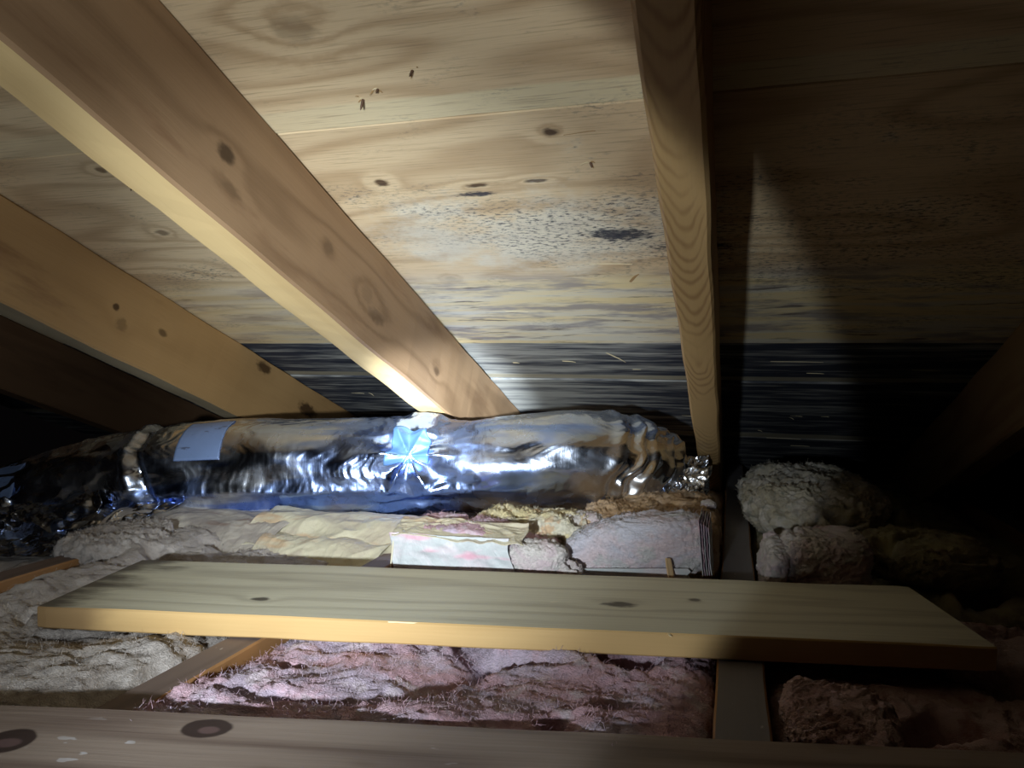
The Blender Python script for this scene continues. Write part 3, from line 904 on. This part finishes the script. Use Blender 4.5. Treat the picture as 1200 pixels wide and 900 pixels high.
# left folded piece
pc = lump('insulation_piece', (-0.292, 0.852, -0.222), (0.180, 0.095, 0.056), m_pink, 'folded pink insulation piece with white facing left of the larger roll',
          ex=8, amp=0.004, freq=34, seed=31, res=0.002, shape=lambda x, y: -0.024 * sstep(-0.02, 0.09, x), fibres=1800)
pc.rotation_euler[2] = math.radians(6)
crumple('facing', (-0.097, -0.053, -0.027), (0.145, 0.0, 0.0), (-0.004, -0.004, 0.050), 90, 40, 0.0028, 30, 31, pc, m_white)
crumple('flap', (-0.097, -0.062, 0.017), (0.160, -0.006, -0.002), (-0.004, 0.060, 0.012), 110, 60, 0.0034, 30, 33, pc, m_film)['label'] = 'cream flap over the top'
for dx in (-0.098, -0.074):
    b_ = link('crease', board_mesh('crease', -0.0009, 0.0009, -0.025, 0.020, -0.0008, 0.0008, 'y', 4, 0.0003, 0.0003, 5), m_film, pc)
    b_.location = (dx, -0.0565, -0.002); b_.rotation_euler = (math.radians(90), math.radians(6), 0)
# rolled dark edged bit
lump('insulation_roll', (-0.214, 0.822, -0.226), (0.070, 0.045, 0.040), m_pale, 'small rolled piece with a torn black crack between the folded pieces',
     ex=3, amp=0.0045, freq=50, seed=37, res=0.0016)
lump('insulation_tuft', (-0.176, 0.815, -0.237), (0.030, 0.030, 0.024), m_pale, 'tiny pale tuft behind the board between the roll and the large folded piece',
     ex=2.6, amp=0.005, freq=70, seed=38, res=0.0014)
# right folded piece with layered end
pd = lump('insulation_piece', (-0.108, 0.890, -0.213), (0.168, 0.085, 0.064), m_lilac, 'large folded insulation piece with layered right end beside the upright rafter',
          ex=5, amp=0.0055, freq=22, seed=41, res=0.002, fibres=700, tilt=math.radians(-5), shape=lambda x, y: -0.016 * sstep(0.01, -0.08, x))
crumple('facing', (-0.072, -0.049, -0.031), (0.135, 0.0, 0.0), (0.0, -0.003, 0.012), 70, 16, 0.0012, 26, 43, pd, m_white)
for q in range(5):
    crumple('layer', (0.077 + q * 0.0024, -0.050 + 0.002 * q, -0.030), (0.0005, 0.09, 0.0), (0.0, 0.0, 0.062 - 0.002 * q), 40, 30, 0.0008, 60, 50 + q, pd,
            m_white if q % 2 == 0 else m_pink)
m_shim = wood('shim_wood', (0.62, 0.45, 0.26), (0.42, 0.28, 0.14), 'y', use_rnd=False)
sh = link('wood_shim', board_mesh('wood_shim', -0.004, 0.004, -0.018, 0.018, -0.001, 0.0012, 'y', 4, 0.0004, 0.0006, 9), m_shim)
sh.location = (-0.062, 0.823, -0.231); sh.rotation_euler = (math.radians(58), math.radians(10), math.radians(38))
tag(sh, 'short wood sliver leaning against the large folded insulation piece', 'wood scrap')

lump('insulation_piece', (-0.250, 0.955, -0.226), (0.17, 0.11, 0.056), m_yellow, 'yellow cream insulation lump behind the folded pieces', ex=3, amp=0.009, freq=30, seed=51, res=0.002, fibres=1200)
lump('insulation_piece', (-0.330, 0.925, -0.236), (0.12, 0.06, 0.036), m_yellow, 'cream ridge of insulation directly behind the folded pink piece', ex=3, amp=0.006, freq=30, seed=52, res=0.002)
lump('insulation_piece', (-0.190, 0.965, -0.222), (0.075, 0.07, 0.046), m_pale, 'pale pink insulation lump in front of the brown batt', ex=3, amp=0.007, freq=36, seed=53, res=0.002)
lump('insulation_piece', (-0.108, 1.09, -0.232), (0.185, 0.27, 0.070), m_brownw, 'tan brown insulation batt under the right end of the duct', ex=4, amp=0.010, freq=26, seed=54, res=0.0026, fibres=2400)
lump('insulation_piece', (-0.030, 0.97, -0.235), (0.032, 0.14, 0.07), m_brownw, 'narrow brown insulation edge squeezed against the grey joist', ex=4, amp=0.004, freq=34, seed=55, res=0.002)
lump('insulation_tuft', (-0.03, 1.08, -0.198), (0.022, 0.03, 0.012), m_pale, 'tiny white tuft at the foot of the upright rafter', ex=2.5, amp=0.003, freq=70, seed=56, res=0.0014)
lump('insulation_piece', (-0.785, 0.80, -0.246), (0.12, 0.17, 0.045), m_greyw, 'grey white insulation tuft covering the leftmost joist beside the dark foil', ex=3, amp=0.008, freq=30, seed=57, res=0.0025, fibres=2500)
# right of the joist
lump('insulation_heap', (0.125, 1.28, -0.224), (0.205, 0.42, 0.094), m_green, fz=0.3, label='greenish white insulation heap right of the upright rafter', ex=2.6, amp=0.019, freq=24, seed=61, res=0.0028, fibres=3600)
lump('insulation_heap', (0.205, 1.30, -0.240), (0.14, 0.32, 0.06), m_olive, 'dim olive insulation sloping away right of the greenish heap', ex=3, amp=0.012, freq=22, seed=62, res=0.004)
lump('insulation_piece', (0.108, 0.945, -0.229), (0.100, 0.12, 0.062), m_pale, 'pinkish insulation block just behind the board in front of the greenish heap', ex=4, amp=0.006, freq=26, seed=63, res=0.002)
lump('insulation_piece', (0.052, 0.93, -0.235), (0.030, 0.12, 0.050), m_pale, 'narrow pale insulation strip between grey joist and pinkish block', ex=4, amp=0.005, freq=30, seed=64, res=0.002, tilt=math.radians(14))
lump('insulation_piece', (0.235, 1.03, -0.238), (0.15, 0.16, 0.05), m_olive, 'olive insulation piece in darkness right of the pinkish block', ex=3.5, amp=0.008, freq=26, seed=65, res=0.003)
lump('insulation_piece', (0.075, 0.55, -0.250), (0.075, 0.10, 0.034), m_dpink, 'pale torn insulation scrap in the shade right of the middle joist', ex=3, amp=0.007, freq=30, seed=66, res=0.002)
